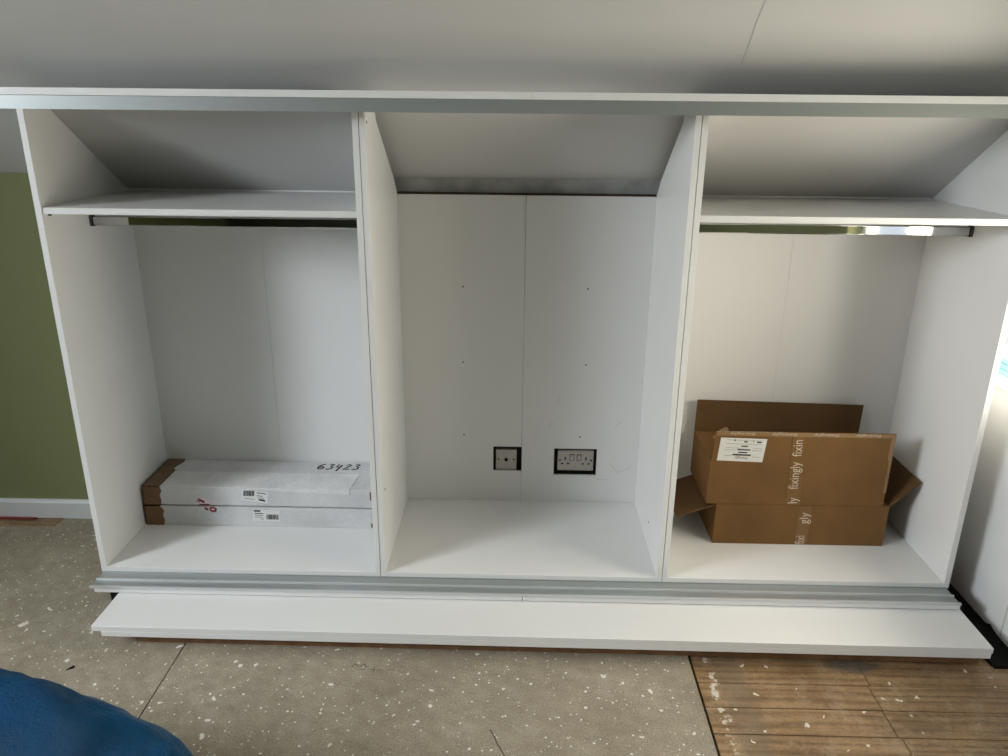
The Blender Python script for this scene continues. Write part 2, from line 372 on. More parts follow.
def window(name, x, y0, y1, z0, z1, sgn, label, n):
    w = thing(name, label, 'window', (x, (y0+y1)/2, z0), kind='structure')
    fr = MB(); f = 0.045; d = 0.025
    fr.box(x-d, x+d, y0, y1, z0, z0+f); fr.box(x-d, x+d, y0, y1, z1-f, z1); fr.box(x-d, x+d, y0, y0+f, z0+f, z1-f); fr.box(x-d, x+d, y1-f, y1, z0+f, z1-f)
    part(fr, 'window_frame', 'white', w)
    step = (y1-y0-2*f)/n
    for i in range(1, n): part(MB().box(x-d, x+d, y0+f+i*step-0.02, y0+f+i*step+0.02, z0+f, z1-f), 'mullion', 'white', w)
    for i in range(n):
        a = y0+f+i*step+(0.02 if i else 0); b = y0+f+(i+1)*step-(0.02 if i < n-1 else 0)
        part(MB().box(x-0.003, x+0.003, a, b, z0+f, z1-f), 'pane', 'glass', w)
    return w
w1 = window('window_1', WR['x'], WR['y0'], WR['y1'], WR['z0'], WR['z1'], 1, 'low white-framed window in the gable wall beside the wardrobe', 2)
part(MB().box(XR-0.035, WR['x']+0.03, WR['y0']-0.03, WR['y1']+0.02, WR['z0']-0.02, WR['z0']), 'window_sill', 'white', w1, bevel=0.003)
w2 = window('window_2', WL['x'], WL['y0'], WL['y1'], WL['z0'], WL['z1'], -1, 'white-framed window in the olive green side wall', 2)
part(MB().box(WL['x']-0.02, XL+0.04, WL['y0']-0.03, WL['y1']+0.03, WL['z0']-0.03, WL['z0']), 'window_sill', 'white', w2, bevel=0.003)

# ------------------------------------------------------------------ wardrobe
TT = 0.018
X = dict(l0=0.0, l1=0.018, a0=0.8983, am=0.9163, a1=0.9343, b0=1.8092, bm=1.8272, b1=1.8452, r0=2.7296, r1=2.7476)
D = 0.507; TOP = 1.449 + Z0; ZB = Z0 - TT
SLP = lambda y: 1.497 + Z0 - 0.64*y            # scribe line of the panels under the slope
side_mid = [(0.0, ZB), (D, ZB), (D, 1.158+Z0), (0.455, SLP(0.455)), (0.160, SLP(0.160)), (0.158, 1.408+Z0), (0.095, TOP), (0.0, TOP)]
SLO = lambda y: 1.499 + Z0 - 0.669*y
side_out = [(0.0, ZB), (D, ZB), (D, SLO(D)), (0.0747, TOP), (0.0, TOP)]
def panel_y(x0, x1, z0, z1, hole=None, y0=D, y1=D+0.010):
    m = MB()
    if not hole: return m.box(x0, x1, y0, y1, z0, z1)
    a, b, c, d = hole
    if a > x0: m.box(x0, a, y0, y1, z0, z1)
    if b < x1: m.box(b, x1, y0, y1, z0, z1)
    m.box(max(a, x0), min(b, x1), y0, y1, z0, c); m.box(max(a, x0), min(b, x1), y0, y1, d, z1); return m
def rail(unit, x0, x1):
    zc = 1.0865 + Z0; yc = 0.2465; hw = 0.0075; hh = 0.0155; prof = []
    cr_ = 0.0035
    for k, (sy_, sz_) in enumerate(((1, 1), (-1, 1), (-1, -1), (1, -1))):
        for i in range(5):
            a = math.pi/2*(k + i/4); prof.append((yc + sy_*(hw-cr_) + cr_*math.cos(a), zc + sz_*(hh-cr_) + cr_*math.sin(a)))
    r = part(MB().prism_x(prof, x0+0.002, x1-0.002), 'hanging_rail', 'chrome', unit)
    for p in r.data.polygons:
        p.use_smooth = len(p.vertices) == 4 and abs(p.normal.y) < 0.999
    for s, xa in ((1, x0), (-1, x1)):
        big = [(yc + (y-yc)*1.45, zc + (z-zc)*1.10) for y, z in prof]
        part(MB().prism_x(big, min(xa, xa+s*0.009), max(xa, xa+s*0.009)), 'rail_bracket', 'bracket', r)
def unit(label, xl, xr, shelf, seam, back_top, holes=(None, None), gl=0.0, gr=0.0):
    u = thing('wardrobe_carcass', label, 'wardrobe', ((xl+xr)/2, 0, ZB), group='open white wardrobe carcasses under the slope')
    side_poly = side_out if shelf else side_mid
    part(MB().prism_x(side_poly, xl-TT+gl, xl), 'side_panel', 'white', u, bevel=0.0006)
    part(MB().prism_x(side_poly, xr, xr+TT-gr), 'side_panel', 'white', u, bevel=0.0006)
    part(MB().box(xl, xr, 0.0005, D-0.0012, ZB, Z0), 'bottom_panel', 'white', u, bevel=0.0006)
    sg = 0.0003 if shelf else 0.0006
    for (a, b, h) in ((xl-0.012, seam-sg, holes[0]), (seam+sg, xr+0.012, holes[1])):
        part(panel_y(a, b, ZB, back_top, h), 'back_panel', 'white', u)
    if shelf:
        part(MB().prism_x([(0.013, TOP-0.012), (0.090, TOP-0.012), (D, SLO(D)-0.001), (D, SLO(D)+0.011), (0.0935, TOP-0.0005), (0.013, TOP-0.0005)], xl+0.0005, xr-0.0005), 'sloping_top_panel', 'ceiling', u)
        part(MB().box(xl+0.0005, xr-0.0005, 0.004, D-0.002, 1.1364+Z0, 1.1544+Z0), 'shelf', 'white', u, bevel=0.0008)
        rail(u, xl, xr)
        for yy in (0.03, 0.45):
            part(MB().cyl((xl, yy, 1.132+Z0), (1, 0, 0), 0.0035, 0.008, 10), 'shelf_pin', 'black', u)
            part(MB().cyl((xr-0.008, yy, 1.132+Z0), (1, 0, 0), 0.0035, 0.008, 10), 'shelf_pin', 'black', u)
    return u
uL = unit('white open wardrobe unit with shelf and rail beside the green wall', X['l1'], X['a0'], True, 0.458, 1.161+Z0, gr=0.0010)
SH1 = (1.2641, 1.3706, 0.1245+Z0, 0.2253+Z0); SH2 = (1.4935, 1.6545, 0.1110+Z0, 0.2213+Z0)
uM = unit('white open wardrobe unit without shelf, socket cut-outs in its back', X['a1'], X['b0'], False, 1.371, 1.1505+Z0, holes=(SH1, SH2), gl=0.0010, gr=0.0010)
uR = unit('white open wardrobe unit with shelf and rail beside the gable wall', X['b1'], X['r0'], True, 2.284, 1.161+Z0, gl=0.0010)
# drilled holes in the middle unit
for x, z in ((1.1548, 0.8358), (1.5927, 0.8329), (1.1526, 0.5574), (1.598, 0.5531), (1.154, 0.272), (1.588, 0.2697)):
    part(MB().cyl((x, D-0.0004, z+Z0), (0, 1, 0), 0.0030, 0.0006, 10), 'screw_hole', 'black', uM)
for x, y, z, s in ((X['a1'], 0.0196, 1.3893, 1), (X['a1'], 0.0445, 0.2787, 1), (X['b0'], 0.2039, 0.0874, -1)):
    part(MB().cyl((x-0.0002*s, y, z+Z0), (s, 0, 0), 0.0045, 0.0006, 10), 'screw_hole', 'black', uM)
M['scuff'] = simple('scuff_mark', (0.66, 0.65, 0.635), 0.6)
for pts in ([(1.703, 0.165), (1.728, 0.135), (1.742, 0.12)], [(1.735, 0.125), (1.765, 0.140), (1.785, 0.150)], [(1.655, 0.098), (1.70, 0.094)], [(1.715, 0.31), (1.74, 0.335)], [(1.47, 0.305), (1.485, 0.33)], [(1.50, 0.40), (1.506, 0.425)]):
    part(MB().ribbon([(x, D, z+Z0) for x, z in pts], 0.0035, (0, -1, 0), 0.0003), 'scuff_mark', 'scuff', uM)
bt = MB().box(X['a1'], X['b0'], D+0.010, YB, 1.125+Z0, 1.156+Z0)
M['batten_dark'] = simple('dark_batten', (0.06, 0.025, 0.015), 0.7, var=0.2, vscale=25)
tag(bt.build('timber_batten', 'batten_dark'), 'dark brown timber batten on the wall behind the middle back panels', 'batten')

# boards and sliding-door tracks, top and bottom
for x0, x1, lab in ((0.0, 1.3752, 'white top board over the upper track, on the green wall side'), (1.3762, X['r1'], 'white top board over the upper track, on the gable wall side')):
    tag(MB().box(x0, x1, -0.083, 0.012, TOP, TOP+0.018).build('top_board', 'white', bevel=0.0007), lab, 'board', 'white boards above the track')
tp = [(-0.078, TOP-0.0002), (-0.078, 1.415+Z0), (-0.0765, 1.415+Z0), (-0.0765, TOP-0.003), (-0.042, TOP-0.003), (-0.042, 1.419+Z0), (-0.040, 1.419+Z0), (-0.040, TOP-0.003), (-0.003, TOP-0.003), (-0.003, 1.419+Z0), (-0.001, 1.419+Z0), (-0.001, TOP-0.0002)]
tag(MB().prism_x(tp, 0.0, X['r1']).build('upper_track', 'alu'), 'long aluminium upper track for sliding doors under the white top boards', 'track')
BB1 = ZB - 0.0005; BB0 = BB1 - 0.018
for x0, x1, lab in ((0.018, 1.3770, 'white base board under the lower track, on the green wall side'), (1.3790, 2.741, 'white base board under the lower track, on the gable wall side')):
    tag(MB().box(x0, x1, -0.087, 0.48, BB0, BB1).build('base_board', 'white', bevel=0.0007), lab, 'board', 'white boards below the track')
pf = thing('plinth_frame', 'black plinth frame set back under the white base boards', 'plinth', (1.37, 0.2, 0))
part(MB().box(0.036, 2.70, -0.035, -0.017, 0, BB0), 'front_rail', 'black', pf); part(MB().box(0.036, 2.70, 0.40, 0.418, 0, BB0), 'back_rail', 'black', pf)
zt = BB1
M['alu_lit'] = simple('lit_aluminium', (0.62, 0.64, 0.65), 0.35, metal=0.3, var=0.02, vscale=4)  # paler aluminium copy: light caught by rib and lip, put into the colour
lt = thing('lower_track', 'long aluminium lower track with two grooves in front of the wardrobe floors', 'track', (1.37, -0.045, zt))
tx0, tx1 = 0.007, X['r1']-0.008
part(MB().prism_x([(-0.0850, zt), (-0.001, zt), (-0.001, zt+0.004), (-0.003, zt+0.004), (-0.003, zt+0.0012), (-0.0850, zt+0.0012)], tx0, tx1), 'track_bed', 'alu', lt)
part(MB().box(tx0, tx1, -0.0490, -0.0440, zt+0.0012, zt+0.0070), 'track_rib', 'alu_lit', lt)
part(MB().prism_x([(-0.0925, zt), (-0.0850, zt), (-0.0850, zt+0.0070), (-0.0925, zt+0.0070)], tx0, tx1), 'track_lip', 'alu_lit', lt)

# step of two loose white boards on a brown batten
def rot_build(mb, name, mat, px, py, ang, **kw):
    m = Matrix.Translation((px, py, 0)) @ Matrix.Rotation(ang, 4, 'Z') @ Matrix.Translation((-px, -py, 0))
    for v in mb.bm.verts: v.co = m @ v.co
    return mb.build(name, mat, **kw)
ra = -0.0065
tag(rot_build(MB().box(0.200, 2.74, -0.210, -0.10, 0.0, 0.050), 'floor_batten', 'batten', 0.2, -0.21, ra), 'brown timber batten on the floor under the white step boards', 'batten')
tag(rot_build(MB().box(0.119, 2.741, -0.252, -0.07, 0.050, 0.0678), 'lower_step_board', 'white', 0.1, -0.258, ra, bevel=0.0008), 'lower loose white board under the front edge of the wider step board', 'board')
tag(rot_build(MB().box(0.092, 2.744, -0.2525, -0.058, 0.068, 0.086), 'step_board', 'white', 0.098, -0.2585, ra, bevel=0.0010), 'wide loose white board lying flat on top in front of the lower track', 'board')

# ------------------------------------------------------------------ sockets on the wall behind the cut-outs
def socket_shade(s, x0, x1, z0, z1):
    part(MB().box(x0, x1, YB-0.006, YB, z0, z1), 'cutout_shade', 'dark', s)  # dark sheet painting the shade inside the cut-out around the plate
sk = thing('aerial_socket', 'small square steel aerial socket in the cut-out next to the panel seam', 'socket', (1.313, YB, 0.116+Z0))
socket_shade(sk, 1.250, 1.372, 0.100+Z0, 0.25+Z0)
P0 = D + 0.012
part(MB().box(1.2735, 1.3525, P0, YB-0.004, 0.1235+Z0, 0.2085+Z0), 'faceplate', 'plate', sk, bevel=0.002, segs=2)
part(MB().cyl((1.313, P0-0.004, 0.167+Z0), (0, 1, 0), 0.0065, 0.006, 20), 'aerial_port', 'black', sk)
for x in (1.284, 1.342): part(MB().cyl((x, P0-0.001, 0.167+Z0), (0, 1, 0), 0.0036, 0.003, 14), 'screw', 'bracket', sk)
dk = thing('double_socket', 'steel double power socket in the wide cut-out of the back panel', 'socket', (1.575, YB, 0.12+Z0))
socket_shade(dk, 1.485, 1.665, 0.090+Z0, 0.245+Z0)
part(MB().box(1.5080, 1.6440, P0, YB-0.004, 0.1255+Z0, 0.2090+Z0), 'faceplate', 'plate', dk, bevel=0.002, segs=2)
for cx in (1.537, 1.615):
    zc = 0.163+Z0
    for dx, dz, w, h in ((0, 0.012, 0.0052, 0.0115), (-0.011, -0.009, 0.0088, 0.0052), (0.011, -0.009, 0.0088, 0.0052)):
        part(MB().box(cx+dx-w/2, cx+dx+w/2, P0-0.0006, P0+0.002, zc+dz-h/2, zc+dz+h/2), 'pin_slot', 'black', dk)
for x in (1.5625, 1.5895):
    part(MB().box(x-0.0085, x+0.0085, P0-0.0005, P0+0.002, 0.166+Z0, 0.1925+Z0), 'switch_surround', 'bracket', dk)
    part(MB().box(x-0.0065, x+0.0065, P0-0.003, P0+0.002, 0.168+Z0, 0.190+Z0), 'switch', 'plate', dk, bevel=0.001)
for x in (1.517, 1.635): part(MB().cyl((x, P0-0.001, 0.168+Z0), (0, 1, 0), 0.0036, 0.003, 14), 'screw', 'black', dk)

# ------------------------------------------------------------------ two long white boxes
def long_box(label, x0, x1, y0, y1, z0, z1, seed):
    b = thing('long_carton', label, 'box', ((x0+x1)/2, (y0+y1)/2, z0))
    part(MB().box(x0, x1, y0, y1, z0, z1), 'carton_body', 'card_white', b, bevel=0.003, segs=2)
    # brown tape wrapped over the end beside the side panel
    rr = random.Random(seed); t = 0.0012; m = MB()
    n = 9; ed = [x0 + 0.058 + rr.uniform(-0.008, 0.010) for _ in range(n+1)]
    for i in range(n):
        ya, yb = y0-t + (y1-y0+t)*i/n, y0-t + (y1-y0+t)*(i+1)/n
        m.hexa([(x0-t, ya, z1-0.001), (ed[i], ya, z1-0.001), (ed[i+1], yb, z1-0.001), (x0-t, yb, z1-0.001)], [(x0-t, ya, z1+t), (ed[i], ya, z1+t), (ed[i+1], yb, z1+t), (x0-t, yb, z1+t)])
    ez = [ed[0]] + [x0 + 0.062 + rr.uniform(-0.006, 0.007) for _ in range(4)]
    for i in range(4):
        za, zb = z1+t - (z1+t-z0)*i/4, z1+t - (z1+t-z0)*(i+1)/4
        m.hexa([(x0-t, y0-t, zb), (ez[i+1], y0-t, zb), (ez[i+1], y0+0.001, zb), (x0-t, y0+0.001, zb)], [(x0-t, y0-t, za), (ez[i], y0-t, za), (ez[i], y0+0.001, za), (x0-t, y0+0.001, za)])
    m.box(x0-t, x0+0.001, y0-t, y1, z0, z1+t)
    part(m, 'brown_end_tape', 'tape_dark', b)
    return b
F = 0.2745; LZ1 = 0.0760; LZ2 = 0.1525
lb = long_box('lower long white carton of the stack, lying on the wardrobe floor', 0.0265, 0.8405, F, 0.500, Z0, Z0+LZ1, 3)
ub = long_box('upper long white carton with handwritten number 63423 on its top', 0.0285, 0.8435, F+0.001, 0.503, Z0+LZ1+0.0056, Z0+LZ2, 5)
part(MB().box(0.045, 0.826, F+0.016, 0.485, Z0+LZ1, Z0+LZ1+0.0055), 'top_flap', 'card_white', lb)
# top flap lying over the front half, ending in a torn edge folded over the front
zt2 = Z0+LZ2
part(MB().hexa([(0.092, F-0.0005, zt2), (0.765, F-0.0005, zt2), (0.778, 0.395, zt2), (0.095, 0.398, zt2)], [(0.092, F-0.0005, zt2+0.0016), (0.765, F-0.0005, zt2+0.0022), (0.778, 0.395, zt2+0.0016), (0.095, 0.398, zt2+0.0012)]), 'top_flap', 'card_flap', ub)
part(MB().hexa([(0.40, F-0.0012, zt2-0.004), (0.765, F-0.0014, zt2-0.018), (0.768, F+0.001, zt2-0.018), (0.40, F+0.001, zt2-0.004)], [(0.40, F-0.0012, zt2+0.001), (0.765, F-0.0014, zt2+0.0022), (0.765, F+0.001, zt2+0.0022), (0.40, F+0.001, zt2+0.001)]), 'folded_flap_edge', 'card_flap', ub)
for b_, z in ((ub, Z0+LZ1+0.045), (ub, Z0+LZ2-0.016), (lb, Z0+0.012)):
    part(MB().box(0.836, 0.8445, F-0.0008, F+0.006, z-0.008, z+0.008), 'torn_corner', 'tape_dark', b_)
# handwriting on the top of the upper carton
hw = MB(); nz = (0, 0, 1); zz = zt2
def strokes(ox, oy, w, h, S):
    for st in S: hw.ribbon([(ox + w*(x + 0.30*y), oy + h*y, zz) for x, y in st], 0.0078, nz, 0.0006)
digs = {'6': [[(0.75, 1.0), (0.35, 0.85), (0.08, 0.5), (0.05, 0.15), (0.35, 0.0), (0.8, 0.08), (0.9, 0.35), (0.6, 0.5), (0.2, 0.35)]],
        '3': [[(0.1, 0.92), (0.5, 1.0), (0.85, 0.88), (0.45, 0.58), (0.85, 0.42), (0.8, 0.12), (0.4, 0.0), (0.0, 0.05)]],
        '4': [[(0.25, 0.95), (0.1, 0.45), (0.9, 0.45)], [(0.75, 0.85), (0.62, 0.3), (0.55, -0.35)]],
        '2': [[(0.05, 0.8), (0.45, 1.0), (0.85, 0.82), (0.45, 0.4), (0.0, 0.0), (0.95, 0.03)]]}
for i, c in enumerate('63423'): strokes(0.6085 + i*0.0325, 0.437, 0.024, 0.043, digs[c])
part(hw, 'handwritten_number', 'ink', ub)
# paper stickers and the red-and-white one across the joint
def sticker(parent, quad, y, name='paper_label', mat='paper', t=0.0006):
    return part(MB().slab([(x, y, z+Z0) for x, z in quad], (0, -1, 0), t), name, mat, parent)
def bars(parent, x0, x1, z0, z1, y, n, seed, sl=0.0, mat='ink'):
    r = random.Random(seed); m = MB(); x = x0
    while x < x1:
        w = r.choice((0.0012, 0.0022, 0.0034)); m.slab([(x, y, z0+Z0), (min(x+w, x1), y, z0+Z0), (min(x+w, x1)+sl, y, z1+Z0), (x+sl, y, z1+Z0)], (0, -1, 0), 0.0002); x += w + r.choice((0.0008, 0.0014))
    part(m, 'barcode', mat, parent)['kind'] = 'stuff'
def lines(parent, L, y, name='print_lines', mat='greyink'):
    m = MB()
    for x0, z0, x1, z1, h in L: m.slab([(x0, y, z0+Z0-h/2), (x1, y, z1+Z0-h/2), (x1, y, z1+Z0+h/2), (x0, y, z0+Z0+h/2)], (0, -1, 0), 0.0002)
    part(m, name, mat, parent)['kind'] = 'stuff'
s1 = sticker(ub, [(0.380, 0.106), (0.470, 0.0925), (0.476, 0.138), (0.384, 0.1485)], F+0.001)
bars(s1, 0.386, 0.425, 0.122, 0.143, F+0.0003, 12, 1, 0.003)
lines(s1, [(0.435, 0.135, 0.468, 0.131, 0.003), (0.435, 0.124, 0.455, 0.121, 0.0025), (0.440, 0.108, 0.462, 0.104, 0.007)], F+0.0003, mat='ink')
lines(s1, [(0.388, 0.113, 0.425, 0.109, 0.002), (0.435, 0.116, 0.46, 0.113, 0.002)], F+0.0003)
s2 = sticker(lb, [(0.411, 0.0235), (0.509, 0.0215), (0.5115, 0.0675), (0.4155, 0.0690)], F)
bars(s2, 0.462, 0.505, 0.030, 0.050, F-0.0007, 12, 2)
lines(s2, [(0.418, 0.0635, 0.442, 0.0632, 0.006)], F-0.0007, mat='ink'); lines(s2, [(0.420, 0.053, 0.452, 0.0525, 0.004), (0.420, 0.046, 0.450, 0.045, 0.002), (0.420, 0.039, 0.448, 0.038, 0.002), (0.440, 0.031, 0.452, 0.031, 0.002)], F-0.0007)
s3 = sticker(ub, [(0.208, 0.106), (0.222, 0.082), (0.272, 0.0850), (0.248, 0.1105)], F+0.001, 'torn_sticker', 'pink')
lines(s3, [(0.222, 0.105, 0.245, 0.094, 0.010), (0.224, 0.0850, 0.262, 0.0855, 0.004), (0.214, 0.101, 0.228, 0.093, 0.004)], F+0.0003, 'red_print', 'red')
s4 = sticker(lb, [(0.236, 0.0705), (0.279, 0.0525), (0.290, 0.0765), (0.262, 0.0772)], F, 'torn_sticker', 'pink')
rp = MB(); rp.ribbon([(0.262+0.0, F-0.0006, 0.066+Z0), (0.266, F-0.0006, 0.073+Z0), (0.276, F-0.0006, 0.0735+Z0), (0.283, F-0.0006, 0.069+Z0), (0.280, F-0.0006, 0.060+Z0), (0.272, F-0.0006, 0.0585+Z0), (0.264, F-0.0006, 0.062+Z0), (0.262, F-0.0006, 0.066+Z0)], 0.008, (0, -1, 0), 0.0002)
rp.ribbon([(0.243, F-0.0006, 0.071+Z0), (0.256, F-0.0006, 0.065+Z0)], 0.009, (0, -1, 0), 0.0002)
part(rp, 'red_print', 'red', s4)

# ------------------------------------------------------------------ two opened cardboard boxes
CT = 0.004
def carton_body(parent, x0, x1, y0, y1, z0, z1):
    m = MB(); m.box(x0, x1, y0, y0+CT, z0, z1); m.box(x0, x1, y1-CT, y1, z0, z1); m.box(x0, x0+CT, y0+CT, y1-CT, z0, z1); m.box(x1-CT, x1, y0+CT, y1-CT, z0, z1); m.box(x0+CT, x1-CT, y0+CT, y1-CT, z0, z0+CT)
    return part(m, 'box_walls', 'card', parent)
ang = math.radians(0)
cl = thing('cardboard_box', 'lower brown cardboard box with side flaps splayed open, on the wardrobe floor', 'box', (2.334, 0.35, Z0))
lx0, lx1, ly0, ly1, lzt = 2.040, 2.6285, 0.221, 0.475, 0.150
carton_body(cl, lx0, lx1, ly0, ly1, Z0, Z0+lzt)
h = Z0+lzt
part(MB().box(lx0, lx1, ly0, ly0+0.125, h, h+CT), 'flap', 'card', cl); part(MB().box(lx0, lx1, ly1-0.125, ly1, h, h+CT), 'flap', 'card', cl)
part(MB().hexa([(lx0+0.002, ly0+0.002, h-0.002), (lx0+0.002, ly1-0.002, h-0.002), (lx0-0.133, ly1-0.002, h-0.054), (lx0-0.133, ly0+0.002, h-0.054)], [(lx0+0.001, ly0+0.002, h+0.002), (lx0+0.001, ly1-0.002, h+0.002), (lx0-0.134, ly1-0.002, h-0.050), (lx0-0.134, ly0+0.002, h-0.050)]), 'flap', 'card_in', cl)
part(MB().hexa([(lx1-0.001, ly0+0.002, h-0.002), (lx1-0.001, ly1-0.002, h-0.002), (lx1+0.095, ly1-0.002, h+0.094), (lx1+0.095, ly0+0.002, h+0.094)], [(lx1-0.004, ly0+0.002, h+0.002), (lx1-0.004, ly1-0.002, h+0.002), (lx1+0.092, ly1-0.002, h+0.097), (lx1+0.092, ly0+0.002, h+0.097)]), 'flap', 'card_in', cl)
tl = part(MB().slab([(2.325, ly0, Z0+0.001), (2.367, ly0, Z0+0.001), (2.367, ly0, h), (2.324, ly0, h)], (0, -1, 0), 0.0006), 'packing_tape', 'tape', cl)
text_obj('lettering', 'gly', 0.048, 'brownprint', tl, front_mtx(2.346, ly0-0.0009, Z0+0.104, math.radians(93), 0.85, 0.9))
text_obj('lettering', 'fixi', 0.048, 'brownprint', tl, front_mtx(2.343, ly0-0.0009, Z0+0.020, math.radians(93), 0.6, 1))

cu = thing('cardboard_box', 'upper brown cardboard box with upside-down address label, stacked open on another box', 'box', (2.306, 0.35, Z0+0.156))
ux0, ux1, uy0, uy1, uz0, uz1, uzf = 2.003, 2.604, 0.219, 0.478, Z0+0.1555, Z0+0.315, Z0+0.421
carton_body(cu, ux0, ux1, uy0, uy1, uz0, uz1)
ff = part(MB().hexa([(ux0+0.004, uy0, uz1), (ux1, uy0, uz1), (ux1, uy0+CT, uz1), (ux0+0.004, uy0+CT, uz1)], [(ux0+0.010, uy0+0.001, uzf), (ux1+0.002, uy0+0.001, uzf+0.002), (ux1+0.002, uy0+0.001+CT, uzf+0.002), (ux0+0.010, uy0+0.001+CT, uzf)]), 'front_flap', 'card', cu)
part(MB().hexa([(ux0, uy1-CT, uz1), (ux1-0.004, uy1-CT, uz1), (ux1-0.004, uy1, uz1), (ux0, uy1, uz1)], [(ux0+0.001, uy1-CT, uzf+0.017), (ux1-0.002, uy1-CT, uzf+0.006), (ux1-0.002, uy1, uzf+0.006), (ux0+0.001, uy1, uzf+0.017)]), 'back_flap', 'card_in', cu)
part(MB().hexa([(ux0, uy0+0.008, uz1-0.001), (ux0, uy1-0.006, uz1-0.001), (ux0+0.125, uy1-0.006, uz1-0.014), (ux0+0.125, uy0+0.008, uz1-0.014)], [(ux0, uy0+0.008, uz1+0.003), (ux0, uy1-0.006, uz1+0.003), (ux0+0.125, uy1-0.006, uz1-0.010), (ux0+0.125, uy0+0.008, uz1-0.010)]), 'side_flap', 'card', cu)
part(MB().hexa([(ux1-0.125, uy0+0.008, uz1-0.03), (ux1-0.125, uy1-0.006, uz1-0.03), (ux1, uy1-0.006, uz1-0.001), (ux1, uy0+0.008, uz1-0.001)], [(ux1-0.125, uy0+0.008, uz1-0.026), (ux1-0.125, uy1-0.006, uz1-0.026), (ux1, uy1-0.006, uz1+0.003), (ux1, uy0+0.008, uz1+0.003)]), 'side_flap', 'card', cu)
tu = part(MB().slab([(2.273, uy0, uz0+0.001), (2.322, uy0, uz0+0.001), (2.309, uy0, uzf-0.014), (2.266, uy0, uzf-0.014)], (0, -1, 0), 0.0006), 'packing_tape', 'tape', cu)
text_obj('lettering', 'fixingly', 0.046, 'brownprint', tu, front_mtx(2.291, uy0-0.0010, Z0+0.266, math.radians(92.5), 0.80, 1))
text_obj('lettering', 'fixin', 0.046, 'brownprint', tu, front_mtx(2.2885, uy0-0.0010, Z0+0.368, math.radians(92.5), 0.80, 1))
text_obj('lettering', 'ly', 0.046, 'brownprint', tu, front_mtx(2.297, uy0-0.0010, Z0+0.172, math.radians(92.5), 0.80, 1))
te = part(MB().box(ux0+0.012, ux1+0.001, uy0-0.0006, uy0+0.0055, uzf-0.013, uzf+0.0008), 'edge_tape', 'tape_pale', cu)
for i in range(4):
    text_obj('lettering', 'fixingly', 0.030, 'brownprint', te, front_mtx(2.10 + i*0.138, uy0-0.0012, uzf-0.005, math.pi, 1.0, 0.42))
# peeling tape down the right-hand edge of the front
m = MB(); rr = random.Random(4); zs = [uz0+0.05 + (uzf-uz0-0.055)*i/9 for i in range(10)]; ws = [rr.uniform(0.006, 0.014) for _ in zs]
for i in range(9): m.hexa([(ux1-ws[i], uy0-0.0008, zs[i]), (ux1+0.0012, uy0-0.0008, zs[i]), (ux1+0.0012, uy0+0.004, zs[i]), (ux1-ws[i], uy0+0.004, zs[i])], [(ux1-ws[i+1], uy0-0.0008, zs[i+1]), (ux1+0.0015, uy0-0.0008, zs[i+1]), (ux1+0.0015, uy0+0.004, zs[i+1]), (ux1-ws[i+1], uy0+0.004, zs[i+1])])
part(m, 'edge_tape', 'tape_pale', cu)
# curl of loose tape behind the front flap
m = MB(); pts = [(2.035 + 0.050*math.sin(a), 0.33 + 0.02*math.cos(a), uz1 + 0.028 + 0.040*math.sin(a*0.9)) for a in [i*math.pi/10 for i in range(2, 11)]]
for a, b in zip(pts, pts[1:]): m.hexa([a, b, (b[0], b[1]+0.025, b[2]), (a[0], a[1]+0.025, a[2])], [(a[0], a[1], a[2]+0.0008), (b[0], b[1], b[2]+0.0008), (b[0], b[1]+0.025, b[2]+0.0008), (a[0], a[1]+0.025, a[2]+0.0008)])
part(m, 'loose_tape', 'tape_pale', cu)
la = part(MB().slab([(2.0240, uy0, 0.318+Z0), (2.1760, uy0, 0.3135+Z0), (2.1835, uy0, 0.398+Z0), (2.0300, uy0, 0.4015+Z0)], (0, -1, 0), 0.0008), 'address_label', 'paper', cu)
yl = uy0-0.0010
text_obj('lettering', 'Fixingly', 0.014, 'ink', la, front_mtx(2.104, yl, 0.3285+Z0, math.radians(178.5)))
lines(la, [(2.074, 0.3405, 2.135, 0.3388, 0.0055)], yl, mat='ink')
lines(la, [(2.092, 0.349, 2.122, 0.3483, 0.0042), (2.088, 0.359, 2.131, 0.358, 0.0045), (2.100, 0.3715, 2.122, 0.371, 0.0045), (2.075, 0.3925, 2.079, 0.3924, 0.006), (2.108, 0.3875, 2.119, 0.3872, 0.005), (2.150, 0.3865, 2.166, 0.3862, 0.0045), (2.138, 0.389, 2.1395, 0.389, 0.008)], yl, mat='ink')
lines(la, [(2.046, 0.337, 2.071, 0.3365, 0.001), (2.139, 0.333, 2.166, 0.332, 0.001), (2.045, 0.358, 2.085, 0.3572, 0.001), (2.136, 0.356, 2.172, 0.3552, 0.001), (2.050, 0.3805, 2.17, 0.378, 0.001), (2.05, 0.394, 2.17, 0.391, 0.001), (2.05, 0.3655, 2.098, 0.3645, 0.001), (2.14, 0.3635, 2.172, 0.363, 0.001)], yl)

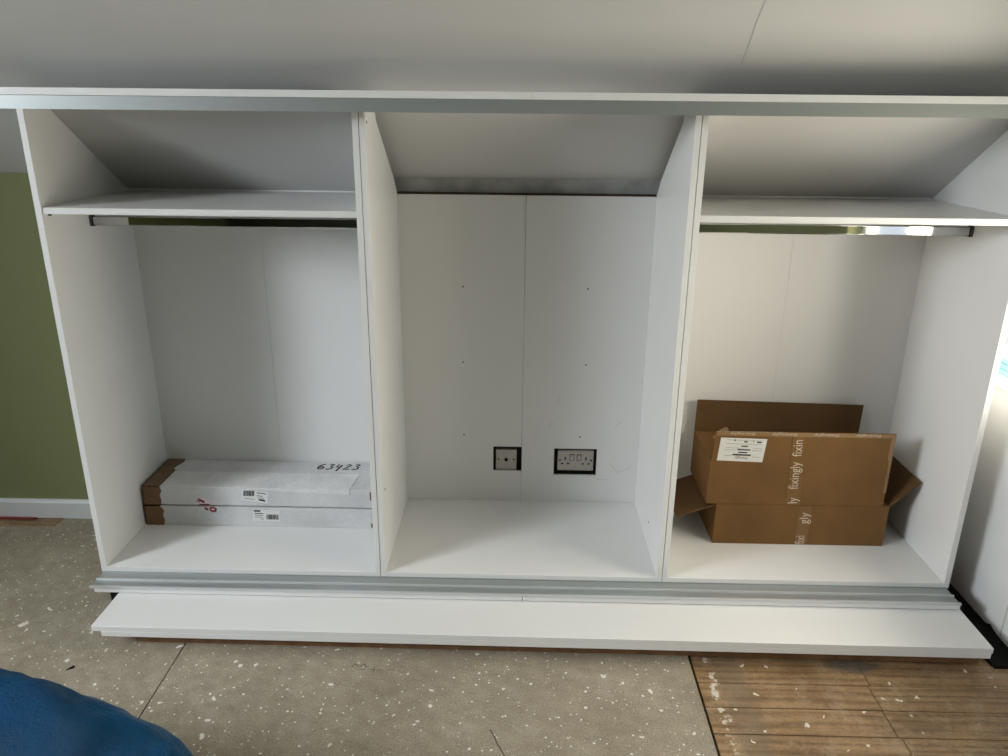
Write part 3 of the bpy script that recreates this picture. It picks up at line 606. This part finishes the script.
# ------------------------------------------------------------------ odds and ends on the floor
def blue_bundle():
    bm = bmesh.new(); nu, nv = 96, 48; grid = []
    cx, cy, rx, ry, hz = 0.10, -1.0, 0.69, 0.235, 0.478
    for j in range(nv+1):
        ph = (math.pi/2)*j/nv; row = []
        for i in range(nu):
            th = 2*math.pi*i/nu
            e = 0.62
            cph = math.cos(ph)**e; sph = math.sin(ph)**0.85
            d = Vector((math.cos(th)*cph, math.sin(th)*cph, sph))
            p = Vector((cx + rx*d.x, cy + ry*d.y, hz*d.z))
            k = 0.030*noise.noise(p*4.0) + 0.020*abs(noise.noise(p*8.0 + Vector((3, 1, 7)))) + 0.006*noise.noise(p*26)
            nrm = Vector((d.x/rx, d.y/ry, d.z/hz)).normalized(); q = p + nrm*k
            if j == 0: q.z = 0.001
            q.z = max(q.z, 0.001)
            row.append(bm.verts.new(q))
        grid.append(row)
    for j in range(nv):
        for i in range(nu):
            try: bm.faces.new((grid[j][i], grid[j][(i+1) % nu], grid[j+1][(i+1) % nu], grid[j+1][i]))
            except ValueError: pass
    bm.faces.new([grid[0][i] for i in range(nu)][::-1])
    bmesh.ops.remove_doubles(bm, verts=bm.verts, dist=0.0005); bmesh.ops.recalc_face_normals(bm, faces=bm.faces)
    me = bpy.data.meshes.new('plastic_bundle'); bm.to_mesh(me); bm.free()
    for p in me.polygons: p.use_smooth = True
    me.materials.append(M['blue']); o = bpy.data.objects.new('plastic_bundle', me); COL.objects.link(o)
    return tag(o, 'crumpled shiny blue plastic bundle lying on the chipboard floor', 'bag')
blue_bundle()
m = MB(); m.hexa([(-0.75, 0.508, 0.0), (-0.545, 0.508, 0.0), (-0.540, 0.523, 0.0), (-0.75, 0.523, 0.0)], [(-0.75, 0.509, 0.006), (-0.548, 0.509, 0.005), (-0.543, 0.522, 0.005), (-0.75, 0.522, 0.006)])
tag(m.build('red_strip', 'redstrip', bevel=0.002), 'thin red strip lying at the foot of the white skirting board', 'strip')
m = MB(); m.hexa([(0.052, -0.345, 0), (0.072, -0.334, 0), (0.071, -0.326, 0), (0.056, -0.336, 0)], [(0.055, -0.343, 0.003), (0.070, -0.335, 0.006), (0.069, -0.328, 0.006), (0.058, -0.337, 0.003)])
tag(m.build('plastic_chip', 'black'), 'tiny black chip lying on the chipboard beside the blue plastic bundle', 'debris')
# black strip added to darken the gap along the gable wall
bm = bmesh.new(); ny = 40; rows_ = []
for j in range(ny+1):
    y = -0.245 + 0.74*j/ny; r_ = []
    for i in range(7):
        u = i/6; x = 2.7765 + (2.8525-2.7765)*u
        z = 0.004 + 0.006*abs(noise.noise(Vector((x*30, y*18, 0)))) + (0.016*u**4)
        if i == 6: z += 0.014*max(0, 1 - abs(y+0.074)/0.012) + 0.009*max(0, 1 - abs(y+0.103)/0.008)
        r_.append((x, y, z))
    rows_.append(r_)
top = [[bm.verts.new(p) for p in r] for r in rows_]; bot = [[bm.verts.new((p[0], p[1], -0.019)) for p in r] for r in rows_]
for j in range(ny):
    for i in range(6):
        bm.faces.new((top[j][i], top[j][i+1], top[j+1][i+1], top[j+1][i])); bm.faces.new((bot[j][i], bot[j+1][i], bot[j+1][i+1], bot[j][i+1]))
    bm.faces.new((top[j][0], top[j+1][0], bot[j+1][0], bot[j][0])); bm.faces.new((top[j][6], bot[j][6], bot[j+1][6], top[j+1][6]))
for i in range(6):
    bm.faces.new((top[0][i], bot[0][i], bot[0][i+1], top[0][i+1])); bm.faces.new((top[ny][i], top[ny][i+1], bot[ny][i+1], bot[ny][i]))
mb = MB(); mb.bm.free(); mb.bm = bm
tag(mb.build('dark_gap_strip', 'black'), 'black strip added to darken the gap between step board and gable wall', 'plastic strip')
m = MB()
for k in range(3): m.box(2.872+0.003*k, 2.925-0.002*k, 0.12+0.01*k, 0.30-0.01*k, WR['z0']+0.017*k, WR['z0']+0.0165+0.017*k)
tag(m.build('folded_cloth', 'teal', bevel=0.004, segs=2), 'folded pale teal cloth on the sill of the gable window', 'cloth')
